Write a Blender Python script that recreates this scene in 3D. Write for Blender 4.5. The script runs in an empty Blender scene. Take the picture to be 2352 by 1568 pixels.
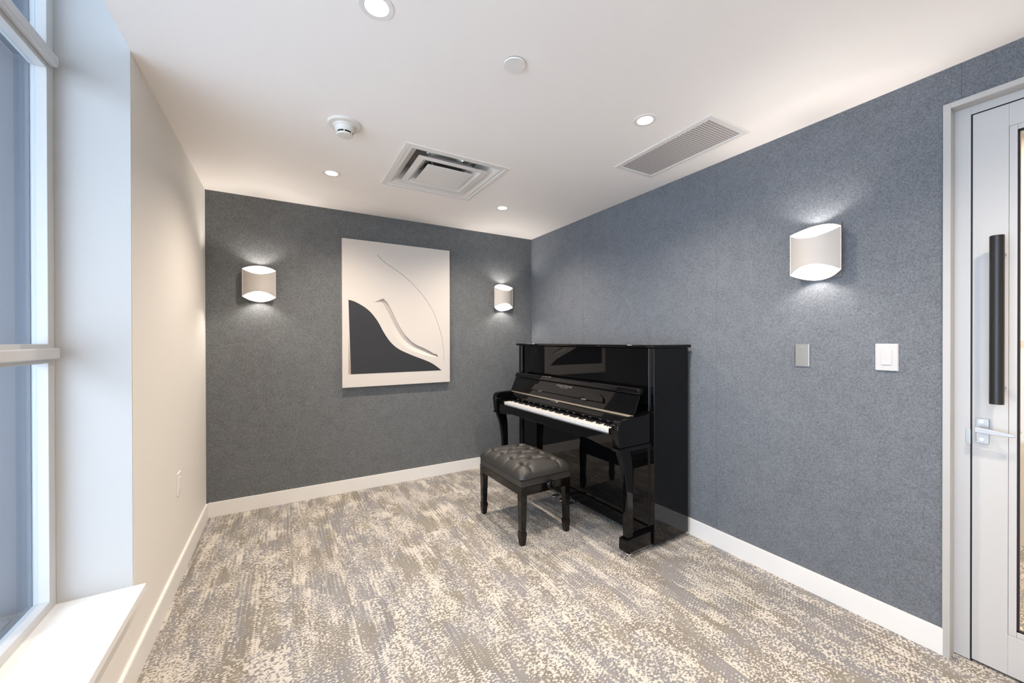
import bpy, bmesh, math, random
from mathutils import Vector, Matrix
random.seed(7)
scene = bpy.context.scene
COL = scene.collection
PI = math.pi

# ------------------------------------------------------------------ camera, sky, exposure
CAM_H = 1.2545
yaw, pitch, roll = 0.52856, -0.00334, -0.00174
cy_, sy_ = math.cos(yaw), math.sin(yaw)
F0 = Vector((sy_, cy_, 0)); R0 = Vector((cy_, -sy_, 0)); U0 = Vector((0, 0, 1))
Fd = F0*math.cos(pitch)+U0*math.sin(pitch); Ud = U0*math.cos(pitch)-F0*math.sin(pitch)
Rr = R0*math.cos(roll)+Ud*math.sin(roll); Ur = Ud*math.cos(roll)-R0*math.sin(roll)
cam = bpy.data.cameras.new('camera')
cam.sensor_fit = 'HORIZONTAL'; cam.sensor_width = 36; cam.lens = 887.67*36/2352; cam.clip_start = 0.02
cam_ob = bpy.data.objects.new('camera', cam); COL.objects.link(cam_ob)
M = Matrix((Rr, Ur, -Fd)).transposed().to_4x4(); M.translation = Vector((0, 0, CAM_H))
cam_ob.matrix_world = M
scene.camera = cam_ob

scene.view_settings.view_transform = 'Standard'; scene.view_settings.look = 'None'
scene.view_settings.gamma = 1; scene.view_settings.exposure = 0.0
scene.view_settings.use_curve_mapping = False
try:
    scene.cycles.use_denoising = True
    scene.cycles.max_bounces = 10; scene.cycles.diffuse_bounces = 6; scene.cycles.transparent_max_bounces = 12
    scene.cycles.sample_clamp_indirect = 6
except Exception: pass

SKY = (0.79, 0.885, 1.0); SKY_STRENGTH = 7.1
DOWN_POWER = 44.0; DOWN_COL = (1.0, 0.86, 0.72)
SCONCE_EMIT = 620.0; SCONCE_COL = (1.0, 0.93, 0.86)
world = bpy.data.worlds.new('sky'); scene.world = world; world.use_nodes = True
bg = world.node_tree.nodes['Background']
bg.inputs[0].default_value = (*SKY, 1); bg.inputs[1].default_value = SKY_STRENGTH

# ------------------------------------------------------------------ helpers
class MB:
    def __init__(s): s.bm = bmesh.new()
    def box(s, x0, x1, y0, y1, z0, z1, bev=0.0, seg=2):
        b = bmesh.new(); bmesh.ops.create_cube(b, size=1)
        for v in b.verts:
            v.co = Vector(((x0+x1)/2+v.co.x*(x1-x0), (y0+y1)/2+v.co.y*(y1-y0), (z0+z1)/2+v.co.z*(z1-z0)))
        if bev: bmesh.ops.bevel(b, geom=b.edges[:], offset=bev, segments=seg, profile=0.5, affect='EDGES')
        s.add(b); return s
    def add(s, b, mat=None):
        if mat is not None: bmesh.ops.transform(b, matrix=mat, verts=b.verts[:])
        me = bpy.data.meshes.new('t'); b.to_mesh(me); b.free(); s.bm.from_mesh(me); bpy.data.meshes.remove(me)
    def prism(s, pts, axis, a, b, bev=0.0, seg=2):
        """closed 2-D outline extruded along an axis; pts are the two other coordinates in xyz order"""
        m = bmesh.new()
        def mk(p, q):
            if axis == 'x': return (q, p[0], p[1])
            if axis == 'y': return (p[0], q, p[1])
            return (p[0], p[1], q)
        A = [m.verts.new(mk(p, a)) for p in pts]; B = [m.verts.new(mk(p, b)) for p in pts]
        n = len(pts); m.faces.new(A[::-1]); m.faces.new(B)
        for i in range(n): m.faces.new((A[i], A[(i+1) % n], B[(i+1) % n], B[i]))
        bmesh.ops.recalc_face_normals(m, faces=m.faces[:])
        if bev:
            es = [e for e in m.edges if len(e.link_faces) == 2 and e.calc_face_angle(0) > 0.5]
            bmesh.ops.bevel(m, geom=es, offset=bev, segments=seg, profile=0.5, affect='EDGES')
        s.add(m); return s
    def lathe(s, prof, c=(0, 0, 0), n=32, axis='z', ang=2*PI):
        m = bmesh.new(); rings = []
        full = abs(ang-2*PI) < 1e-6
        k = n if full else n+1
        for r, z in prof:
            if r < 1e-6: rings.append([m.verts.new((0, 0, z))]*k)
            else: rings.append([m.verts.new((r*math.cos(ang*i/n), r*math.sin(ang*i/n), z)) for i in range(k)])
        for a, b in zip(rings[:-1], rings[1:]):
            for i in range(n):
                j = (i+1) % k
                vs = []
                for v in (a[i], a[j], b[j], b[i]):
                    if v not in vs: vs.append(v)
                if len(vs) > 2:
                    try: m.faces.new(vs)
                    except ValueError: pass
        bmesh.ops.recalc_face_normals(m, faces=m.faces[:])
        R = Matrix.Identity(4)
        if axis == 'x': R = Matrix.Rotation(PI/2, 4, 'Y')
        if axis == '-x': R = Matrix.Rotation(-PI/2, 4, 'Y')
        if axis == 'y': R = Matrix.Rotation(-PI/2, 4, 'X')
        if axis == '-y': R = Matrix.Rotation(PI/2, 4, 'X')
        s.add(m, Matrix.Translation(Vector(c)) @ R); return s
    def cyl(s, c, r, h, axis='z', n=24, bev=0.0):
        if bev: pr = [(0, 0), (r-bev, 0), (r, bev), (r, h-bev), (r-bev, h), (0, h)]
        else: pr = [(0, 0), (r, 0), (r, h), (0, h)]
        return s.lathe(pr, c, n, axis)
    def ball(s, c, r, n=16, sc=(1, 1, 1)):
        b = bmesh.new(); bmesh.ops.create_uvsphere(b, u_segments=n, v_segments=max(6, n//2), radius=r)
        s.add(b, Matrix.Translation(Vector(c)) @ Matrix.Diagonal((*sc, 1))); return s
    def tube(s, pts, rad, n=8):
        m = bmesh.new(); P = [Vector(p) for p in pts]; rings = []
        for i, p in enumerate(P):
            t = (P[min(i+1, len(P)-1)]-P[max(i-1, 0)]).normalized()
            up = Vector((0, 1, 0)) if abs(t.y) < 0.9 else Vector((1, 0, 0))
            a = t.cross(up).normalized(); b = t.cross(a).normalized()
            r = rad[i] if isinstance(rad, (list, tuple)) else rad
            rings.append([m.verts.new(p+(a*math.cos(2*PI*k/n)+b*math.sin(2*PI*k/n))*r) for k in range(n)])
        for A, B in zip(rings[:-1], rings[1:]):
            for k in range(n): m.faces.new((A[k], A[(k+1) % n], B[(k+1) % n], B[k]))
        m.faces.new(rings[0][::-1]); m.faces.new(rings[-1])
        bmesh.ops.recalc_face_normals(m, faces=m.faces[:]); s.add(m); return s
    def build(s, name, mat, parent=None, smooth=True, angle=0.6):
        me = bpy.data.meshes.new(name); s.bm.to_mesh(me); s.bm.free()
        for m in (mat if isinstance(mat, list) else [mat]): me.materials.append(m)
        o = bpy.data.objects.new(name, me); COL.objects.link(o)
        if parent is not None: o.parent = parent
        if smooth:
            me.shade_smooth()
            b = bmesh.new(); b.from_mesh(me)
            for e in b.edges:
                e.smooth = not (len(e.link_faces) == 2 and e.calc_face_angle(0) > angle)
            b.to_mesh(me); b.free()
            w = o.modifiers.new('weighted_normals', 'WEIGHTED_NORMAL'); w.keep_sharp = True; w.weight = 100; w.thresh = 0.01
        return o

def thing(name, label, cat, loc=(0, 0, 0), rz=0.0, group=None):
    o = bpy.data.objects.new(name, None); COL.objects.link(o); o.empty_display_size = 0.1
    o.location = loc; o.rotation_euler = (0, 0, rz); o['label'] = label; o['category'] = cat
    if group: o['group'] = group
    return o
def struct(o, label, cat):
    o['kind'] = 'structure'; o['label'] = label; o['category'] = cat; return o
def sthing(name, label, cat, loc=(0, 0, 0)):
    return struct(thing(name, label, cat, loc), label, cat)
def copy_thing(root, loc, rz, label):
    c = root.copy(); COL.objects.link(c); c.location = loc; c.rotation_euler = (0, 0, rz); c['label'] = label
    for ch in list(root.children):
        d = ch.copy(); COL.objects.link(d); d.parent = c
        for g in list(ch.children):
            e = g.copy(); COL.objects.link(e); e.parent = d
    return c

# ------------------------------------------------------------------ materials
def mat(name, base=(0.8, 0.8, 0.8), rough=0.5, metal=0.0, spec=0.5, coat=0.0, emit=None, estr=0.0, ior=1.5):
    m = bpy.data.materials.new(name); m.use_nodes = True
    p = m.node_tree.nodes['Principled BSDF']
    p.inputs['Base Color'].default_value = (*base, 1); p.inputs['Roughness'].default_value = rough
    p.inputs['Metallic'].default_value = metal; p.inputs['Specular IOR Level'].default_value = spec
    p.inputs['Coat Weight'].default_value = coat; p.inputs['IOR'].default_value = ior
    if emit: p.inputs['Emission Color'].default_value = (*emit, 1); p.inputs['Emission Strength'].default_value = estr
    return m
class NT:
    def __init__(s, m): s.t = m.node_tree; s.p = s.t.nodes['Principled BSDF']
    def n(s, typ, **kw):
        x = s.t.nodes.new(typ)
        for k, v in kw.items(): setattr(x, k, v)
        return x
    def l(s, a, b): s.t.links.new(a, b)
    def val(s, x, sock):
        if isinstance(x, (int, float)): sock.default_value = x
        else: s.l(x, sock)
    def m(s, op, a, b=None, c=None, clamp=False):
        x = s.n('ShaderNodeMath', operation=op); x.use_clamp = clamp
        s.val(a, x.inputs[0])
        if b is not None: s.val(b, x.inputs[1])
        if c is not None: s.val(c, x.inputs[2])
        return x.outputs[0]
    def sm(s, v, lo, hi):
        x = s.n('ShaderNodeMapRange', interpolation_type='SMOOTHSTEP')
        s.val(v, x.inputs[0]); x.inputs[1].default_value = lo; x.inputs[2].default_value = hi
        return x.outputs[0]
    def noise(s, vec, scale, detail=2.0, rough=0.5):
        x = s.n('ShaderNodeTexNoise'); x.inputs['Scale'].default_value = scale
        x.inputs['Detail'].default_value = detail; x.inputs['Roughness'].default_value = rough
        s.l(vec, x.inputs['Vector']); return x.outputs[0]
    def mixc(s, f, a, b):
        x = s.n('ShaderNodeMix', data_type='RGBA'); s.val(f, x.inputs[0])
        for v, k in ((a, 6), (b, 7)):
            if isinstance(v, tuple): x.inputs[k].default_value = (*v, 1)
            else: s.l(v, x.inputs[k])
        return x.outputs[2]
    def comb(s, x, y, z):
        c = s.n('ShaderNodeCombineXYZ')
        for v, i in ((x, 0), (y, 1), (z, 2)): s.val(v, c.inputs[i])
        return c.outputs[0]
    def obj(s): return s.n('ShaderNodeTexCoord').outputs['Object']
    def sep(s, v):
        x = s.n('ShaderNodeSeparateXYZ'); s.l(v, x.inputs[0]); return x.outputs
    def bump(s, h, strength, dist=0.002):
        b = s.n('ShaderNodeBump'); b.inputs['Strength'].default_value = strength; b.inputs['Distance'].default_value = dist
        s.l(h, b.inputs['Height']); s.l(b.outputs[0], s.p.inputs['Normal'])

def paint(name, col, rough=0.55, grain=0.08):
    m = mat(name, col, rough); t = NT(m); o = t.obj()
    t.bump(t.noise(o, 260, 3), grain, 0.001); return m

def felt_mat(seam_axis=None, seams=(), dark=(0.080, 0.085, 0.088), light=(0.220, 0.230, 0.236)):
    m = mat('grey_wool_felt', (0.1, 0.1, 0.1), 0.95, spec=0.12); t = NT(m); o = t.obj()
    fib = t.n('ShaderNodeMapping'); t.l(o, fib.inputs[0]); fib.inputs['Scale'].default_value = (1, 1, 1)
    a = t.noise(o, 430, 3, 0.65); b = t.noise(o, 170, 2); c = t.noise(o, 14, 2)
    v = t.m('ADD', t.m('MULTIPLY', a, 0.75), t.m('MULTIPLY', b, 0.45)); v = t.m('ADD', v, t.m('MULTIPLY', c, 0.10))
    f = t.sm(v, 0.40, 0.92)
    colr = t.mixc(f, dark, light)
    if seams:
        ax = t.sep(o)['XYZ'.index(seam_axis)]
        tot = None
        for s_ in seams:
            d = t.m('ABSOLUTE', t.m('SUBTRACT', ax, s_)); k = t.m('LESS_THAN', d, 0.0011)
            tot = k if tot is None else t.m('MAXIMUM', tot, k)
        colr = t.mixc(t.m('MULTIPLY', tot, 0.45), colr, (0.05, 0.05, 0.055))
    t.l(colr, t.p.inputs['Base Color']); t.bump(a, 0.35, 0.002); return m

def carpet_mat():
    m = mat('patterned_carpet', (0.5, 0.5, 0.5), 0.97, spec=0.08); t = NT(m); o = t.obj(); x, y, z = t.sep(o)
    PW = 0.2425
    xi = t.m('DIVIDE', t.m('SUBTRACT', x, 0.0205), PW); ix = t.m('FLOOR', xi)
    wn = t.n('ShaderNodeTexWhiteNoise', noise_dimensions='1D'); t.l(ix, wn.inputs['W'])
    yo = t.m('ADD', y, t.m('MULTIPLY', wn.outputs[0], 7.0)); iy = t.m('FLOOR', yo)
    wn2 = t.n('ShaderNodeTexWhiteNoise', noise_dimensions='2D'); t.l(t.comb(ix, iy, 0), wn2.inputs['Vector'])
    off = t.m('MULTIPLY', wn2.outputs[0], 0.55)
    # plank-local coordinates: each plank shows another piece of the design
    px = t.m('ADD', x, off); py = t.m('ADD', y, t.m('MULTIPLY', off, 1.7))
    P = t.comb(px, py, 0)
    streak = t.noise(t.comb(t.m('MULTIPLY', px, 17.0), t.m('MULTIPLY', py, 2.8), 0), 1.0, 4, 0.62)
    patch = t.noise(t.comb(t.m('MULTIPLY', px, 8.0), t.m('MULTIPLY', py, 5.0), 3.0), 1.0, 3, 0.6)
    dens = t.m('ADD', t.m('MULTIPLY', streak, 0.62), t.m('MULTIPLY', patch, 0.58))
    # speckle of loops, wider than long
    sp = t.noise(t.comb(t.m('MULTIPLY', x, 98.0), t.m('MULTIPLY', y, 134.0), off), 1.0, 3, 0.6)
    # dotted woven rows in some places
    rx = t.m('SINE', t.m('MULTIPLY', x, 2*PI/0.0200))
    stag = t.m('MULTIPLY', t.m('FLOOR', t.m('DIVIDE', x, 0.0200)), 0.0045)
    ry = t.m('SINE', t.m('MULTIPLY', t.m('ADD', y, stag), 2*PI/0.0135))
    dots = t.m('MULTIPLY', rx, t.m('ADD', t.m('MULTIPLY', ry, 0.8), 0.35))
    wob = t.noise(t.comb(t.m('MULTIPLY', x, 60.0), t.m('MULTIPLY', y, 60.0), 5.0), 1.0, 2)
    dmask = t.sm(t.noise(t.comb(t.m('MULTIPLY', px, 7.0), t.m('MULTIPLY', py, 2.4), 9.0), 1.0, 2), 0.50, 0.60)
    dotv = t.m('ADD', t.m('MULTIPLY', t.m('ADD', dots, t.m('MULTIPLY', t.m('SUBTRACT', wob, 0.5), 2.2)), 0.10), 0.5)
    tex = t.m('ADD', t.m('MULTIPLY', sp, t.m('SUBTRACT', 1.0, t.m('MULTIPLY', dmask, 0.75))), t.m('MULTIPLY', dotv, t.m('MULTIPLY', dmask, 0.75)))
    v = t.m('ADD', tex, t.m('MULTIPLY', t.m('SUBTRACT', dens, 0.575), 0.66))
    f = t.sm(v, 0.462, 0.520)
    hue = t.noise(t.comb(t.m('MULTIPLY', px, 6.0), t.m('MULTIPLY', py, 2.6), 17.0), 1.0, 2)
    h1 = t.sm(hue, 0.40, 0.56)
    dark = t.mixc(h1, (0.195, 0.176, 0.152), (0.200, 0.196, 0.204))
    olive = t.sm(t.noise(t.comb(t.m('MULTIPLY', px, 4.0), t.m('MULTIPLY', py, 2.0), 31.0), 1.0, 2), 0.55, 0.66)
    dark = t.mixc(t.m('MULTIPLY', olive, 0.8), dark, (0.210, 0.192, 0.148))
    light = t.mixc(t.noise(P, 9, 2), (0.62, 0.565, 0.49), (0.53, 0.50, 0.46))
    mid = t.m('MULTIPLY', t.sm(patch, 0.35, 0.65), 0.22)
    c = t.mixc(f, light, dark); c = t.mixc(mid, c, (0.42, 0.39, 0.36))
    fine = t.noise(o, 420, 2)
    c2 = t.n('ShaderNodeMix', data_type='RGBA', blend_type='MULTIPLY'); c2.inputs[0].default_value = 1
    t.l(c, c2.inputs[6]); k = t.m('ADD', t.m('MULTIPLY', fine, 0.5), 0.75); cc = t.n('ShaderNodeCombineColor')
    for i in range(3): t.l(k, cc.inputs[i])
    t.l(cc.outputs[0], c2.inputs[7])
    # plank seams
    fr = t.m('FRACT', xi); seam = t.m('LESS_THAN', t.m('MINIMUM', fr, t.m('SUBTRACT', 1.0, fr)), 0.006)
    c3 = t.mixc(t.m('MULTIPLY', seam, 0.3), c2.outputs[2], (0.2, 0.185, 0.165))
    t.l(c3, t.p.inputs['Base Color']); t.bump(t.m('ADD', fine, t.m('MULTIPLY', v, 0.6)), 0.5, 0.003)
    return m

def perforated_mat():
    m = mat('perforated_white_metal', (0.62, 0.60, 0.58), 0.5); t = NT(m); x, y, z = t.sep(t.obj())
    P = 0.0143
    row = t.m('FLOOR', t.m('DIVIDE', y, P))
    sx = t.m('ADD', x, t.m('MULTIPLY', t.m('MODULO', row, 2.0), P/2))
    ax = t.m('SUBTRACT', t.m('FRACT', t.m('DIVIDE', sx, P)), 0.5); ay = t.m('SUBTRACT', t.m('FRACT', t.m('DIVIDE', y, P)), 0.5)
    d = t.m('SQRT', t.m('ADD', t.m('MULTIPLY', ax, ax), t.m('MULTIPLY', ay, ay)))
    t.l(t.mixc(t.m('LESS_THAN', d, 0.29), (0.60, 0.57, 0.55), (0.10, 0.085, 0.08)), t.p.inputs['Base Color']); return m

def glass_mat(name, tint=(0.93, 0.96, 1.0)):
    m = bpy.data.materials.new(name); m.use_nodes = True; t = m.node_tree; t.nodes.clear()
    o = t.nodes.new('ShaderNodeOutputMaterial'); mx = t.nodes.new('ShaderNodeMixShader')
    tr = t.nodes.new('ShaderNodeBsdfTransparent'); gl = t.nodes.new('ShaderNodeBsdfGlossy'); fr = t.nodes.new('ShaderNodeLayerWeight')
    tr.inputs[0].default_value = (*tint, 1); gl.inputs['Roughness'].default_value = 0.0; fr.inputs[0].default_value = 0.5
    pw = t.nodes.new('ShaderNodeMath'); pw.operation = 'POWER'; pw.inputs[1].default_value = 5; t.links.new(fr.outputs['Facing'], pw.inputs[0])
    ad = t.nodes.new('ShaderNodeMath'); ad.operation = 'MULTIPLY_ADD'; ad.inputs[1].default_value = 0.96; ad.inputs[2].default_value = 0.04; t.links.new(pw.outputs[0], ad.inputs[0])
    t.links.new(ad.outputs[0], mx.inputs[0]); t.links.new(tr.outputs[0], mx.inputs[1]); t.links.new(gl.outputs[0], mx.inputs[2])
    t.links.new(mx.outputs[0], o.inputs[0]); return m

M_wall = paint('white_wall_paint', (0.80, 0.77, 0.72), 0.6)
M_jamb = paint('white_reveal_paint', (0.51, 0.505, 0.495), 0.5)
M_ceil = paint('white_ceiling_paint', (0.93, 0.885, 0.85), 0.6)
M_base = paint('white_trim_paint', (0.80, 0.785, 0.76), 0.4, 0.02)
M_sill = paint('white_sill_paint', (0.84, 0.84, 0.83), 0.35, 0.02)
M_felt = felt_mat(); M_felt_r_daylit = felt_mat('Y', (2.62, 1.40, 0.415), (0.086, 0.092, 0.102), (0.232, 0.250, 0.274))  # right wall: same felt, window daylight painted in as a lighter, bluer tone
M_carpet = carpet_mat()
M_frame = paint('white_window_aluminium', (0.58, 0.58, 0.575), 0.35, 0.0)
M_door = paint('pale_grey_door_paint', (0.53, 0.52, 0.51), 0.4, 0.02)
M_doorframe = paint('off_white_door_frame_paint', (0.46, 0.445, 0.43), 0.4, 0.02)
M_lacquer = mat('black_polished_lacquer', (0.0025, 0.0025, 0.003), 0.02, spec=0.34, coat=0.0, ior=1.5)
M_satin = mat('black_satin_wood', (0.006, 0.006, 0.006), 0.25)
M_blackhandle = mat('black_powder_coat', (0.012, 0.011, 0.011), 0.35)
M_gap = mat('black_rubber_gasket', (0.006, 0.005, 0.008), 0.7)
M_chrome = mat('chrome', (0.75, 0.75, 0.75), 0.08, 1.0)
M_brass = mat('brushed_brass_hinge', (0.86, 0.78, 0.66), 0.32, 1.0)
M_ivory = mat('white_key_plastic', (0.66, 0.645, 0.62), 0.25)
M_ebony = mat('black_key_plastic', (0.008, 0.008, 0.009), 0.18)
M_steel = mat('brushed_steel_plate', (0.40, 0.385, 0.355), 0.35, 0.9)
M_satinsteel = mat('satin_steel', (0.46, 0.45, 0.44), 0.42, 0.7)
M_plastic = mat('white_plastic', (0.54, 0.525, 0.515), 0.35)
M_plastic2 = mat('bright_white_plastic', (0.82, 0.79, 0.76), 0.4)
M_grey_pl = mat('off_white_plastic', (0.72, 0.69, 0.64), 0.45)
M_dark = mat('dark_void', (0.01, 0.009, 0.008), 0.9)
M_duct = mat('grey_duct_metal', (0.30, 0.30, 0.29), 0.5, 0.3)
M_vent = paint('white_vent_metal', (0.76, 0.735, 0.71), 0.4, 0.0)
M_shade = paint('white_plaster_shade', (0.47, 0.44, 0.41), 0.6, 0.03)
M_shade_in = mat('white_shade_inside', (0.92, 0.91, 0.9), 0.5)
M_bulb = mat('sconce_bulb', (1, 1, 1), 0.5, emit=SCONCE_COL, estr=SCONCE_EMIT)
M_lens = mat('downlight_lens', (1, 1, 1), 0.4, emit=(1.0, 0.93, 0.85), estr=9.0)
M_reflector = mat('downlight_reflector', (0.9, 0.88, 0.85), 0.25)
M_glass = glass_mat('clear_window_glass', (0.90, 0.95, 1.0)); M_glass2 = glass_mat('clear_door_glass', (0.97, 0.97, 0.97))
M_art = paint('white_canvas', (0.63, 0.59, 0.55), 0.75, 0.05)
M_art_dark = mat('charcoal_navy_paint', (0.022, 0.024, 0.029), 0.6)
M_line = mat('thin_ink_line', (0.10, 0.095, 0.085), 0.7)
M_outwall = None
def outwall_mat():
    m = mat('blue_grey_cladding', (0.2, 0.22, 0.26), 0.6); t = NT(m); x, y, z = t.sep(t.obj())
    w = t.noise(t.comb(t.m('MULTIPLY', x, 9.0), 0.0, 0.0), 1.0, 3)
    t.l(t.mixc(w, (0.085, 0.094, 0.105), (0.140, 0.128, 0.142)), t.p.inputs['Base Color']); return m
M_outwall = outwall_mat()
M_outframe = mat('slate_blue_aluminium', (0.055, 0.070, 0.095), 0.5)
M_pave = paint('pale_paving', (0.80, 0.80, 0.80), 0.9, 0.1)
M_corr = paint('warm_beige_corridor_paint', (0.62, 0.55, 0.46), 0.7)
M_leather = mat('black_leather', (0.024, 0.022, 0.020), 0.50, spec=0.6)
_t = NT(M_leather); _o = _t.obj(); _t.bump(_t.noise(_o, 420, 3), 0.25, 0.0006)
M_lettering = mat('pale_gilt_lettering', (0.30, 0.285, 0.26), 0.35, 0.6)

# ------------------------------------------------------------------ room shell
XL, XR, YB, H = -0.4928, 2.2556, 3.4501, 2.3229
YF = -1.15                      # wall behind the camera
YJ = 1.947                      # window jamb
XG = -0.7155                    # glass plane
T = 0.15
o = MB().box(XL-0.5, XR+1.8, YF-T, YB+T, -0.12, 0).build('floor', M_carpet, smooth=False)
struct(o, 'patterned cream and grey plank carpet covering the room floor', 'floor')
o = MB().box(XL, XR+0.02, YF-T, YB+0.02, H, H+0.10).build('ceiling', M_ceil, smooth=False)
# holes for the fixtures are cut later
ceiling = struct(o, 'white painted plaster ceiling over the whole room', 'ceiling')
o = MB().box(XL-0.3, XR+T, YB, YB+T, 0, H+0.4).build('wall_back', M_felt, smooth=False)
struct(o, 'dark grey felt wall behind the white relief artwork', 'wall')
DY0, DY1, DZ = -0.585, 0.4411, 2.158      # door opening
o = MB().box(XR, XR+T, DY1+0.012, YB, 0, H+0.1).box(XR, XR+T, YF-T, DY0, 0, H+0.1).box(XR, XR+T, DY0, DY1+0.012, DZ+0.02, H+0.1).build('wall_right', M_felt_r_daylit, smooth=False)
struct(o, 'grey felt wall with faint panel seams, piano standing against it', 'wall')
o = MB().box(XL-0.2, XL, YJ, YB, 0, H+0.4).box(XL-0.3, XL, YF-T, YJ, 0, 0.318).build('wall_left', M_wall, smooth=False)
struct(o, 'cream-lit white painted wall beside and below the window', 'wall')
o = MB().box(XL-0.3, XR+T, YF-T, YF, 0, H+0.1).build('wall_front', M_wall, smooth=False)
struct(o, 'white wall behind the camera position', 'wall')
# window recess: jamb lining, raised head above the ceiling line
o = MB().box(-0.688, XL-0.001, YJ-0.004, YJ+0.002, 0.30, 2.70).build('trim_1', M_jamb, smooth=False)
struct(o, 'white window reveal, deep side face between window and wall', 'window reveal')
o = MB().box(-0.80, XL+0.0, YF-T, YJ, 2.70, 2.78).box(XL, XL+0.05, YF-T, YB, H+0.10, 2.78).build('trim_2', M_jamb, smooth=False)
struct(o, 'white head of the window recess rising above the ceiling line', 'window head')
BH, BT = 0.1045, 0.012
o = MB().box(XL+BT, XR-BT, YB-BT, YB, 0, BH, 0.002).build('baseboard_back', M_base); struct(o, 'white baseboard along the foot of the dark back wall', 'baseboard')
o = MB().box(XR-BT, XR, DY1+0.018, YB, 0, BH, 0.002).build('baseboard_right', M_base); struct(o, 'white baseboard along the right felt wall from corner to door', 'baseboard')
o = MB().prism([(XL, 0), (XL+0.014, 0), (XL+0.014, BH-0.008), (XL+0.010, BH), (XL, BH+0.001)], 'y', YF, YB-BT, 0).build('baseboard_left', M_base)
struct(o, 'white baseboard below the window and along the left wall', 'baseboard')

# ------------------------------------------------------------------ window
XF = -0.688; YR = 1.900
win = sthing('window_1', 'tall white-framed window with transom and mullion at the left edge', 'window')
WY0 = -0.95
z0, z1 = 0.347, 2.70
MB().box(XG-0.012, XF, YR, YJ-0.004, z0, z1, 0.002).build('frame_stile', M_frame, win)
MB().box(XG-0.012, XF, WY0-0.05, WY0, z0, z1, 0.002).build('frame_stile', M_frame, win)
MB().box(XG-0.012, XF, WY0, YR, z0-0.02, z0+0.032, 0.002).build('frame_rail', M_frame, win)
MB().box(XG-0.012, XF, WY0, YR, 2.64, z1, 0.002).build('frame_rail', M_frame, win)
# horizontal mullion with a proud rounded nose, and the transom above it
def bar(zlo, zhi, nose, name):
    m = MB().box(XG-0.012, XF, WY0, YR, zlo, zhi, 0.002)
    m.box(XF-0.002, XF+0.022, WY0, YR+0.02, zlo+nose[0], zhi-nose[1], 0.006, 3)
    return m.build(name, M_frame, win)
bar(1.180, 1.2445, (0.014, 0.014), 'mullion')
bar(2.166, 2.232, (0.016, 0.014), 'transom')
for a, b in ((z0+0.032, 1.180), (1.2445, 2.166), (2.232, 2.64)):
    MB().box(XG-0.004, XG+0.002, WY0, YR, a, b).build('glass_pane', M_glass, win, smooth=False)
# outer cover strips of the frame, seen through the glass
MB().box(XG-0.045, XG-0.012, YR-0.004, YJ+0.1, z0-0.02, z1).box(XG-0.045, XG-0.012, WY0, YR, 2.186, 2.222).box(XG-0.045, XG-0.012, WY0, YR, z0-0.03, z0+0.012).build('outer_frame', M_outframe, win)
sill = MB().box(XF-0.03, XL+0.036, WY0-0.1, YJ-0.002, 0.320, 0.347, 0.003).build('window_sill', M_sill, win)
# place outside the window
o = MB().box(-4.2, XG-0.045, 2.02, 2.16, -0.6, 6.0).build('trim_3', M_outwall, smooth=False); struct(o, 'blue grey cladding wall outside the window', 'outside wall')
o = MB().box(-7.0, XL-0.3, -6, 6, -0.75, -0.6).build('trim_4', M_pave, smooth=False); struct(o, 'pale paved ground outside the window', 'paving')
o = MB().box(XL-0.42, XL-0.3, YF-3, WY0-0.05, -0.6, 4.0).box(XL-0.42, XL-0.3, WY0-0.05, YJ, -0.6, 0.33).box(XL-0.42, XL-0.3, WY0-0.05, YJ+0.2, 2.72, 4.0).build('wall_outside', M_outwall, smooth=False)
struct(o, 'outer face of the window wall', 'outside wall')

o = MB().box(-2.6, XL-0.42, YF-3, 2.02, 2.95, 3.15).build('added_canopy', M_outwall, smooth=False); struct(o, 'added blue grey canopy outside above the window, blocking the high sky', 'canopy')  # canopy added to cut high sky light, darkening the top of the jamb
# ------------------------------------------------------------------ door
door = sthing('door_1', 'pale grey glazed door with white frame at the right edge', 'door')
XD = XR+0.047
MB().box(XR-0.010, XR+0.047, DY1, DY1+0.021, 0, DZ+0.021, 0.001).box(XR-0.010, XR+0.047, DY0-0.02, DY0, 0, DZ+0.021, 0.001).box(XR-0.010, XR+0.047, DY0, DY1, DZ, DZ+0.021, 0.001).build('door_frame', M_doorframe, door)
MB().box(XD, XD+0.10, 0.3995, DY1+0.02, 0.004, DZ+0.02, 0.001).box(XD, XD+0.10, DY0-0.02, DY0+0.04, 0.004, DZ+0.02, 0.001).box(XD, XD+0.10, DY0+0.04, 0.3995, 2.1285, DZ+0.02, 0.001).build('inner_frame', M_door, door)
MB().box(XD+0.002, XD+0.05, 0.3949, 0.3994, 0.0, 2.1284).box(XD+0.002, XD+0.05, DY0+0.041, 0.3949, 2.1236, 2.1284).box(XD+0.02, XD+0.05, DY0+0.041, 0.3994, 0.0, 0.012).build('gasket', M_gap, door, smooth=False)
dy0, dy1, dz0, dz1 = DY0+0.045, 0.3948, 0.012, 2.1235
gy0, gy1, gz0, gz1 = dy0+0.11, 0.2880, 0.183, 2.020
by0, by1, bz0, bz1 = gy0-0.019, gy1+0.019, gz0-0.019, gz1+0.019
MB().box(XD, XD+0.045, by1+0.0006, dy1, dz0, dz1, 0.001).box(XD, XD+0.045, dy0, by0-0.0006, dz0, dz1, 0.001).box(XD, XD+0.045, by0-0.0006, by1+0.0006, dz0, bz0-0.0006, 0.001).box(XD, XD+0.045, by0-0.0006, by1+0.0006, bz1+0.0006, dz1, 0.001).build('door_leaf', M_door, door)
MB().box(XD, XD+0.020, gy1, by1, bz0, bz1, 0.0015).box(XD, XD+0.020, by0, gy0, bz0, bz1, 0.0015).box(XD, XD+0.020, gy0, gy1, bz0, gz0, 0.0015).box(XD, XD+0.020, gy0, gy1, gz1, bz1, 0.0015).build('glazing_bead', M_door, door)
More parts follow.
